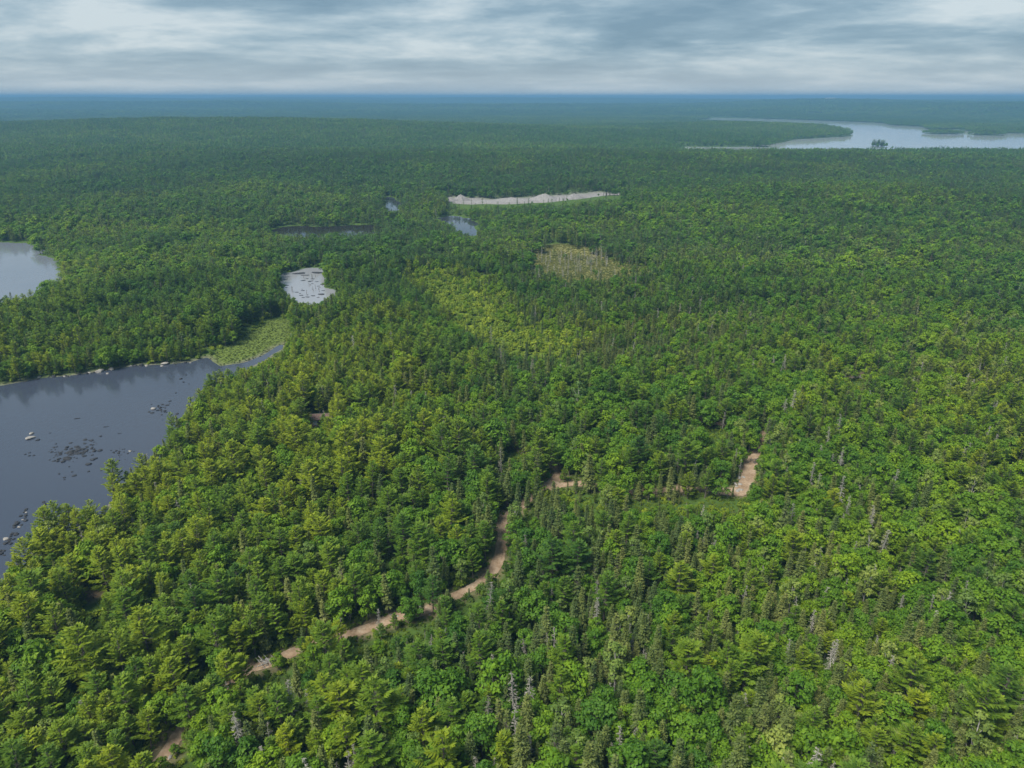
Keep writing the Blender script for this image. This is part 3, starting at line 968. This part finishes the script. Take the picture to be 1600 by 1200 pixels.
MASS = {'pine': ('pine_forest', 'white pines crowding the slopes behind the nearest ones'), 'spruce': ('spruce_forest', 'spruces spread through the woods behind the nearest ones'),
        'maple': ('broadleaf_forest', 'leafy trees spread through the woods to the far ridge'), 'birch': ('birch_forest', 'pale birches scattered through the farther woods'), 'snag': ('dead_wood_forest', 'grey dead spruces dotted through the farther woods')}
for k, kn in enumerate(KN):
    s = (Kd == k) & ~single
    sc = np.repeat(Sc[s][:, None], 3, 1) * rng.uniform(.92, 1.08, (s.sum(), 3))
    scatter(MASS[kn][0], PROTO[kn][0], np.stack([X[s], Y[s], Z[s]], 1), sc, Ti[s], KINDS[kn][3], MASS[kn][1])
    mX, mY, mZ, mK, mS, mT = mid
    s = mK == k
    sc = np.repeat(mS[s][:, None], 3, 1) * np.array([1.25, 1.25, 0.95])
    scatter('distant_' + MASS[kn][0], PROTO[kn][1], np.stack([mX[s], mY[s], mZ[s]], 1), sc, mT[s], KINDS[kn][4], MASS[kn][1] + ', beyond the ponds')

# far canopy
def far_canopy(r0, r1, cell, sxy, sz, name, label):
    x, y = candidates(r0, r1, cell)
    z, sdw = terrain(x, y, True)
    k = (sdw > 15 * sxy * .8)
    x, y, z = x[k], y[k], z[k]
    t = np.clip(.14 + .6 * (vnoise(x / 420, y / 260, 71) - .5) + .4 * (vnoise(x / 70, y / 70, 72) - .5) + rng.normal(0, .08, len(x)), 0, 1)  # low base tint carries on the darkening with distance
    sc = np.stack([np.full(len(x), sxy), np.full(len(x), sxy), sz * rng.uniform(.85, 1.2, len(x))], 1)
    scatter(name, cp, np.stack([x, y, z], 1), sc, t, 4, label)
far_canopy(1350, 4200, 31, 1.0, 1.0, 'far_forest', 'unbroken forest canopy reaching back to the ridge and far lake')
far_canopy(4200, 11000, 88, 2.6, 1.5, 'hazy_forest', 'blue hazy forest on the low hills below the horizon')
# wooded islets in the far lake and the fringe of its shores
ix, iy = [], []
for (a, b, ra, rb) in ISL[:4]:
    for q in range(34):
        an, rr = R(0, 6.28), math.sqrt(R(0, 1)) * .62
        ix.append(a + math.cos(an) * ra * rr); iy.append(b + math.sin(an) * rb * rr)
ix, iy = np.array(ix), np.array(iy)
scatter('islet_trees', PROTO['pine'][1], np.stack([ix, iy, terrain(ix, iy) - .2], 1), np.repeat(rng.uniform(.8, 1.4, len(ix))[:, None], 3, 1), rng.uniform(.05, .4, len(ix)), 3, 'dark conifers on the small islets of the far lake')
x, y = candidates(1350, 3900, 9)
z, sdw = terrain(x, y, True)
k = (sdw > 1.5) & (sdw < 26)
scatter('shore_trees', PROTO['maple'][1], np.stack([x[k], y[k], z[k]], 1), np.repeat(rng.uniform(.8, 1.25, k.sum())[:, None], 3, 1), rng.uniform(.1, .6, k.sum()), 3, 'leafy fringe along the shores of the far lake')

# undergrowth
x, y = candidates(45, 470, 2.1)
z, sdw = terrain(x, y, True)
k = (sdw > .8) & (rng.random(len(x)) < .62)
for l, wd in ((TRACK, 1.9), (SPUR, 1.5), (PAD, 3.0)): k &= line_d(x, y, l) > wd
for pl in (QUARRY, YARD, LOWCLEAR, BRUSHY, BOG, MARSH): k &= poly_sd(x, y, pl) > 0
x, y, z = x[k], y[k], z[k]
sc = np.repeat(rng.uniform(.5, 1.25, len(x))[:, None], 3, 1)
bad = hidden(x, y, z, sc[:, 0] * 1.4, sc[:, 0] * 1.0)
sc[bad] *= .45
k = ~(bad & hidden(x, y, z, sc[:, 0] * 1.2, sc[:, 0] * .8))
x, y, z, sc = x[k], y[k], z[k], sc[k]
scatter('undergrowth', cb, np.stack([x, y, z - .05], 1), sc, np.clip(tint_at(x, y, len(x)) + .5 * (poly_sd(x, y, MEADOW) < 4), 0, 1), 4, 'leafy low shrubs filling the gaps under the trees')
x, y = candidates(250, 440, 2.3)
z, sdw = terrain(x, y, True)
k = (poly_sd(x, y, MEADOW) + 16 * (vnoise(x / 12, y / 12, 90) - .5) < 3) & (rng.random(len(x)) < .25 + .6 * vnoise(x / 9, y / 9, 91))
sc = np.repeat(rng.gamma(4, .3, k.sum()).clip(.4, 2.4)[:, None], 3, 1)
scatter('meadow_shrubs', cb, np.stack([x[k], y[k], z[k] - .05], 1), sc, rng.uniform(.5, 1.0, k.sum()), 4, 'bright yellow-green shrubs over the open strip in mid wood')
x, y = candidates(60, 300, 1.0)
z, sdw = terrain(x, y, True)
dt = np.minimum(line_d(x, y, TRACK), line_d(x, y, SPUR) + .4)
k = (dt > 1.5) & (dt < 14) & (line_d(x, y, PAD) > 2.8) & (sdw > 1) & (rng.random(len(x)) < .8)
for pl in (YARD, LOWCLEAR, BRUSHY): k &= poly_sd(x, y, pl) > 0
scatter('trackside_growth', cb, np.stack([x[k], y[k], z[k] - .05], 1), np.repeat(rng.uniform(.16, .5, k.sum())[:, None], 3, 1), tint_at(x[k], y[k], k.sum()), 4, 'knee-high ferns and brambles along the dirt track')
x, y = candidates(180, 570, 1.0)
z, sdw = terrain(x, y, True)
k = (sdw > .2) & ((poly_sd(x, y, BOG) < 13) | (poly_sd(x, y, MARSH) < 1)) & (rng.random(len(x)) < .75)
scatter('marsh_sedge', cs, np.stack([x[k], y[k], z[k]], 1), np.repeat((rng.uniform(.3, .75, k.sum()) * np.where(poly_sd(x[k], y[k], MARSH) < 3, .6, 1))[:, None], 3, 1), -.55 * (poly_sd(x[k], y[k], MARSH) < 3) + .38 + .5 * vnoise(x[k] / 11, y[k] / 11, 66), 3, 'tawny sedge over the marsh and the bog clearing')

# ------------------------------------------------------------------ boulders
import bmesh
def boulder_mesh(seed, mat, flat=.55, sub=2):
    random.seed(800 + seed)
    bm = bmesh.new()
    bmesh.ops.create_icosphere(bm, subdivisions=sub, radius=.5)
    cuts = [(rvec(), R(.26, .42)) for q in range(7)]
    for v in bm.verts:
        for n, d in cuts:
            e = v.co.dot(n) - d
            if e > 0: v.co -= n * e * .85
        v.co *= R(.93, 1.07)
        v.co.z *= flat
    me = bpy.data.meshes.new('boulder'); bm.to_mesh(me); bm.free()
    me.materials.append(mat)
    return me
BD = [boulder_mesh(s, M['rock']) for s in range(6)]
BP = [boulder_mesh(20 + s, M['palerock']) for s in range(4)]
random.seed(11)
def crop(cx_, cy_): return 20 + cx_ / 8.0, 640 + cy_ / 8.0
def boulder(bx_, by_, size, label, group, pale=False, h=1.0):
    x, y = G(bx_, by_)
    zt = tz(x, y)
    o = link('boulder', random.choice(BP if pale else BD), None, (x, y, max(zt, -.02) + size * .07 * h), label, 'boulder', group)
    o.scale = (size * R(.9, 1.3), size * R(.75, 1.0), size * h * R(.8, 1.15))
    o.rotation_euler = (R(-.15, .15), R(-.15, .15), R(0, 6.28))
    return o
boulder(*crop(225, 355), 2.5, 'large pale boulder alone in the lake at its left', 'boulders in the lake', True, .8)
boulder(*crop(238, 303), 1.5, 'pale boulder just behind the large lone pale one', 'boulders in the lake', True, 1.3)
for (a, b, sz, lab) in [(315, 380, 1.4, 'dark boulder next to the large pale one'), (950, 680, 2.1, 'round dark boulder at near side of the boulder cluster'), (995, 625, 1.7, 'dark boulder beside the round one, cluster edge'),
                        (1040, 610, 1.2, 'small dark boulder ending the cluster toward shore'), (765, 828, 1.2, 'dark boulder nearest the trees below the cluster'), (1098, 333, 1.0, 'dark boulder at far right corner of the cluster'),
                        (1325, 635, .9, 'dark boulder nearest the overhanging shore tree'), (948, 775, .9, 'dark flat boulder alone below the cluster'), (465, 295, .8, 'lone dark boulder far behind the cluster'),
                        (680, 615, 2.6, 'largest dark slab in the boulder cluster'), (720, 540, 2.6, 'long dark slab at the middle of the boulder cluster'), (825, 490, 1.5, 'dark boulder on the upper middle of the cluster'), (850, 545, 1.8, 'brownish boulder in the thick of the cluster'),
                        (900, 580, 1.5, 'dark boulder low in the thick of the cluster'), (900, 425, 1.0, 'dark boulder at the upper end of the cluster'), (725, 418, 1.2, 'flat dark boulder above the cluster'), (515, 645, 1.0, 'dark boulder off the left end of the cluster')]:
    boulder(*crop(a, b), sz, lab, 'boulders in the lake', False, .75)
for q in range(95):
    a = random.gauss(830, 150); b = 520 + (830 - a) * .22 + random.gauss(0, 55)
    boulder(*crop(a, b), min(1.5, .40 + random.expovariate(2.4)), 'small dark rock in the thick boulder cluster', 'small rocks of the boulder cluster', False, .8)
for q in range(16):
    boulder(*crop(random.gauss(520, 70), random.gauss(530, 60)), R(.3, .8), 'small dark rock scattered left of the boulder cluster', 'rocks left of the cluster')
for q in range(22):
    boulder(*crop(random.gauss(1360, 75), random.gauss(545, 30)), R(.35, 1.0), 'dark rock between the boulder cluster and the shore trees', 'rocks toward the shore trees')
for (a, b) in [(160, 560), (210, 542), (205, 578), (262, 574)]:
    boulder(*crop(a, b), .8, 'one of four low dark rocks far left of the cluster', 'four low rocks')
for (a, b) in [(580, 805), (645, 850), (645, 877), (740, 780), (705, 715), (1105, 763)]:
    boulder(*crop(a, b), R(.6, .9), 'dark rock scattered below the boulder cluster', 'rocks below the cluster')
boulder(*crop(1465, 520), 1.0, 'pale boulder touching the shore trees', 'boulders in the lake', True)
for q in range(26):
    boulder(random.gauss(254, 9), random.gauss(641, 7), R(.5, 1.5), 'dark boulder off the wooded point near the inlet', 'boulders off the wooded point')
boulder(239, 639, 2.2, 'pale-topped boulder off the wooded point', 'boulders in the lake', True, .8)
for (a, b) in [(283, 592), (287, 597), (295, 600), (275, 614), (291, 586)]:
    boulder(a, b, R(.7, 1.3), 'dark rock close under the inlet shore', 'rocks at the inlet')
for q in range(34):
    t = R(0, 1); pts = [(0, 604), (60, 592), (110, 588), (170, 579), (215, 572), (260, 571), (300, 567)]
    i = min(5, int(t * 6)); u = t * 6 - i
    a = pts[i][0] * (1 - u) + pts[i + 1][0] * u; b = pts[i][1] * (1 - u) + pts[i + 1][1] * u
    boulder(a, b + R(-2.2, 1.2), R(.6, 1.9), 'rock along the far wooded lake shore', 'rocks along the far lake shore', R(0, 1) < .4)
for (a, b, sz, l) in [(156, 581, 3.0, 'large pale boulder on the far lake shore'), (258, 569, 2.8, 'large pale boulder at the inlet mouth on the far shore'), (168, 584, 1.4, 'pale rock in water beside the far shore boulder')]:
    boulder(a, b, sz, l, 'boulders in the lake', True)
for q in range(40):
    t = R(0, 1)
    boulder(44 - 44 * t + R(-5, 5), 800 + 66 * t + R(-6, 6), R(.5, 1.5), 'rock on the near lake shore at the left edge', 'rocks on the near lake shore', R(0, 1) < .15)
for q in range(7):
    boulder(R(62, 92), R(782, 793), R(.5, 1.1), 'rock off the near shore below the open water', 'rocks off the near shore')
# floating logs
lm = MB(); lm.tube([Vector((-1, 0, 0)), Vector((-.3, .04, .03)), Vector((.5, -.03, .02)), Vector((1, 0, 0))], [.16, .15, .12, .08], 7)
lme = lm.mesh('log', M['rock'])
for (a, b, s, an, l) in [(121, 654, .95, .35, 'dark log floating in the open lake behind the boulders'), (166, 667, .75, .4, 'short dark log floating between cluster and wooded point'), (187, 677.5, .6, .1, 'smallest dark log floating toward the wooded point')]:
    x, y = G(a, b); o = link('floating_log', lme, None, (x, y, .03), l, 'log', 'floating logs'); o.scale = (s, s * 1.2, s * 1.2); o.rotation_euler = (0, 0, an)

# pond hummocks and stubs
hm = boulder_mesh(50, M['rock'], .35); 
for q in range(46):
    a, b = R(440, 512), R(423, 468)
    if poly_sd(np.array([a]), np.array([b]), [(436, 441), (452, 430), (472, 423), (496, 422), (501, 440), (516, 455), (508, 463), (490, 470), (470, 466), (447, 456)])[0] > -1.5: continue
    x, y = G(a, b); big = b < 434
    o = link('pond_hummock', hm, None, (x, y, .05), 'low dark hummock at the back of the pale pond' if big else 'low dark hummock out in the pale pond', 'hummock', 'hummocks in the pond back' if big else 'hummocks out in the pond')
    s = R(2.0, 6.5) if big else R(.5, 2.2)
    o.scale = (s * 1.5, s, .8); o.rotation_euler = (0, 0, R(-.4, .4))
o = link('pond_hummock', hm, None, (*G(502, 460), .1), 'largest dark hummock at the right of the pale pond', 'hummock', 'hummocks out in the pond'); o.scale = (4.5, 3, 2.2)
for q in range(16):
    a, b = R(455, 505), R(432, 464)
    sb = MB(); hh = R(.8, 3.2); sb.tube([Vector((0, 0, -1)), Vector((R(-.1, .1), R(-.1, .1), hh))], [.13, .07], 5)
    x, y = G(a, b)
    link('dead_stub', sb.mesh('stub', M['bark']), None, (x, y, 0), 'thin dark stub standing in the pale pond', 'stub', 'stubs in the pale pond')

# bleached snags round the bog
random.seed(21)
n = 0
while n < 72:
    if n < 46: a, b = random.gauss(890, 42), random.gauss(406, 6)
    else: a, b = R(850, 965), R(412, 438)
    x, y = G(a, b, .4)
    if poly_sd(np.array([x]), np.array([y]), BOG)[0] > 16 or b < 396: continue
    z_ = tz(x, y)
    if z_ < 0: continue
    n += 1
    back = b < 409
    lab = 'bleached bare pole at the back of the bog clearing' if back else 'bleached bare pole standing out in the bog clearing'
    o = bpy.data.objects.new('bare_snag', None); COL.objects.link(o)
    o.location = (x, y, z_); s = R(.5, .9); o.scale = (s * 1.1, s * 1.1, s); o.rotation_euler = (R(-.05, .05), R(-.05, .05), R(0, 6.28))
    o['label'] = lab; o['category'] = 'dead tree'; o['group'] = 'snags behind the bog' if back else 'snags in the bog'
    tm_, fm_, _, _ = PARTS['snag'][random.randrange(6)]
    for nm, me in (('trunk', tm_), ('twigs', fm_)):
        q = bpy.data.objects.new(nm, me); COL.objects.link(q); q.parent = o; q['tint'] = R(.7, 1)

# gravel heaps in the pit
def heap(seed, w_, d_, h_):
    random.seed(900 + seed); V = []; Fc = []; n, m = 26, 8
    for i in range(m + 1):
        t = i / m
        for j in range(n):
            a = 6.283 * j / n
            rr = t * (1 + .22 * math.sin(a * 2 + seed) + .12 * math.sin(a * 5 + 2 * seed)) * R(.95, 1.05)
            zc = h_ * max(0, (1 - t) ** .9) * R(.88, 1.1) - (.5 if i == m else 0)
            V.append((math.cos(a) * rr * w_, math.sin(a) * rr * d_, zc))
            if i:
                p = (i - 1) * n + j; q = (i - 1) * n + (j + 1) % n
                Fc.append((p, p + n, q + n, q))
    return mesh_from('heap', V, Fc, [M['gravel']], None, True)
for s, (a, b, w_, d_, h_, l) in enumerate([(702, 314, 9, 6, 4.5, 'small pointed gravel heap at the left end of the pit'), (720, 313, 8, 6, 7, 'steep gravel heap second from the left'), (800, 315, 26, 10, 5, 'long low gravel bank in the middle of the pit'), (760, 316, 20, 9, 2.6, 'low spread of reddish gravel left of the long bank'),
                                         (851, 314, 20, 10, 8.5, 'tallest gravel heap of the pit'), (876, 314, 14, 8, 5.0, 'gravel heap on the right flank of the tallest'), (897, 311, 14, 7, 6.5, 'gravel heap before the pit\'s open right end'), (946, 307, 20, 9, 1.5, 'flat pale gravel sheet at the right end')]):
    x, y = G(a, b, 1); link('gravel_heap', heap(s, w_, d_, h_ * .85), None, (x, y, 1.0), l, 'gravel heap', 'heaps in the gravel pit')

# cabin by the side track
def box(x0, x1, y0, y1, z0, z1):
    v = [(x, y, z) for z in (z0, z1) for y in (y0, y1) for x in (x0, x1)]
    return v, [(0, 2, 3, 1), (4, 5, 7, 6), (0, 1, 5, 4), (2, 6, 7, 3), (0, 4, 6, 2), (1, 3, 7, 5)]
hx, hy = G(500, 669, 2.0); hz = tz(hx, hy)
cab = bpy.data.objects.new('cabin', None); COL.objects.link(cab); cab.location = (hx, hy + 1.5, hz); cab.rotation_euler = (0, 0, .12)
cab.scale = (.85, .85, .85); cab['label'] = 'small cabin with brown roof and open front among the pines'; cab['category'] = 'cabin'
link('wall', mesh_from('wall', *box(-3.0, -1.0, -2.0, 2.2, -.3, 2.5), [M['white']]), cab)
link('wall', mesh_from('wall', *box(-1.0, 3.0, 1.9, 2.2, -.3, 2.5), [M['dark']]), cab)
link('wall', mesh_from('wall', *box(2.75, 3.0, -1.9, 1.9, -.3, 2.5), [M['roof']]), cab)
link('post', mesh_from('post', *box(.9, 1.05, -2.0, -1.85, -.3, 2.5), [M['bark']]), cab)
V = [(-3.6, -2.7, 2.45), (3.6, -2.7, 2.45), (3.6, 0, 3.7), (-3.6, 0, 3.7), (-3.6, 2.8, 2.45), (3.6, 2.8, 2.45)]
V2 = V + [(a, b, c - .16) for a, b, c in V]
rf = link('roof', mesh_from('roof', V2, [(0, 1, 2, 3), (3, 2, 5, 4), (6, 9, 8, 7), (9, 10, 11, 8), (0, 6, 7, 1), (4, 5, 11, 10), (0, 3, 9, 6), (3, 4, 10, 9), (1, 7, 8, 2), (2, 8, 11, 5)], [M['roof']]), cab)
link('ridge_cap', mesh_from('cap', *box(-3.62, 3.62, -.12, .12, 3.66, 3.76), [M['bark']]), rf)

# brush piles and rubble by the track
def brush(seed, L=3.0, n=26):
    random.seed(950 + seed); b = MB()
    for q in range(n):
        c = Vector((R(-1.6, 1.6), R(-.8, .8), R(.05, .9))); d = Vector((R(-.6, 1), R(-.6, .6), R(-.2, .35))).normalized() * R(.5, 1) * L * .5
        b.tube([c - d, c + Vector((0, 0, .05)), c + d], [R(.04, .10), .06, .02], 4, R(0, 1))
    return b
for s, (a, b, m, l) in enumerate([(640, 966, 'bark', 'tangled brown brush pile above the open track stretch'), (424, 1043, 'deadwood', 'pale cut logs heaped above the lowest open track'), (1338, 594, 'deadwood', 'grey brush pile in the small clearing at right'),
                                  (1180, 728, 'bark', 'dark brush pile at the head of the upper track'), (135, 930, 'bark', 'brown brush pile in the small clearing at lower left'), (690, 955, 'bark', 'dark brush heap beside the track near the dead spruce')]):
    x, y = G(a, b, 2); link('brush_pile', brush(s).mesh('brush', M[m]), None, (x, y, tz(x, y)), l, 'brush pile', 'brush piles by the track')
random.seed(33)
for q in range(12):
    boulder(R(1146, 1160), R(752, 788), R(.5, 1.4), 'pale blasted rock beside the upper track corner', 'blasted rocks at the track corner', True)
for q in range(14):
    a, b = random.choice([(612, 984), (650, 973), (665, 985), (400, 1060), (428, 1048), (1100, 780), (1060, 778), (262, 1200)])
    boulder(a + R(-12, 12), b + R(-6, 2), R(.35, .9), 'pale rock at the edge of the dirt track', 'rocks along the dirt track', True)
for (a, b, s_, l) in [(906, 603, 4, 'pale flat rock outcrop in the middle of the wood'), (1188, 456, 7, 'pale outcrop at the top of the right-hand slope'), (800, 530, 2.2, 'pale rock at the lower end of the bright meadow'), (735, 475, 2.0, 'pale rock in the upper bright meadow'), (1480, 1046, 1.8, 'pale rock in the small gap at lower right')]:
    boulder(a, b, s_, l, 'pale outcrops in the wood', True)

# white building on the skyline
bx_, by_ = BLDG
wb = bpy.data.objects.new('white_building', None); COL.objects.link(wb); wb.location = (bx_, by_, tz(bx_, by_) + 6)
wb['label'] = 'long white building gleaming on the far skyline'; wb['category'] = 'building'
link('wall', mesh_from('wall', *box(-36, 36, -12, 12, -30, 12), [M['white']]), wb)
link('roof', mesh_from('roof', *box(-37, 37, -13, 13, 12.2, 14), [M['white']]), wb)

# ------------------------------------------------------------------ the air between here and the hills
hv, hf = box(-45000, 45000, -4000, 58000, -6.0, 126.0)
hm_, ht, ho = new_mat('haze_air')
pv = ht.add('ShaderNodeVolumePrincipled')
pv.inputs['Color'].default_value = (0.185, 0.40, 0.63, 1)
pv.inputs['Density'].default_value = 2.0e-4
pv.inputs['Anisotropy'].default_value = 0.0
ht.link(pv.outputs[0], ho.inputs['Volume'])
link('haze', mesh_from('haze', hv, hf, [hm_]), kind='stuff', label='thin blue haze lying over the whole view')

# look-alikes are told apart by their order across the picture
def nth(n):
    w_ = ('first', 'second', 'third', 'fourth', 'fifth', 'sixth', 'seventh', 'eighth', 'ninth', 'tenth')
    return w_[n - 1] if n <= 10 else '%d%s' % (n, 'th' if n % 100 in (11, 12, 13) else {1: 'st', 2: 'nd', 3: 'rd'}.get(n % 10, 'th'))
same = {}
for o in COL.objects:
    if o.parent is None and o.get('category'): same.setdefault(o['label'], []).append(o)
for lab, obs in same.items():
    if len(obs) > 1:
        obs.sort(key=lambda o: P(*o.location)[0])
        for n, o in enumerate(obs): o['label'] = '%s from left, %s' % (nth(n + 1), lab)
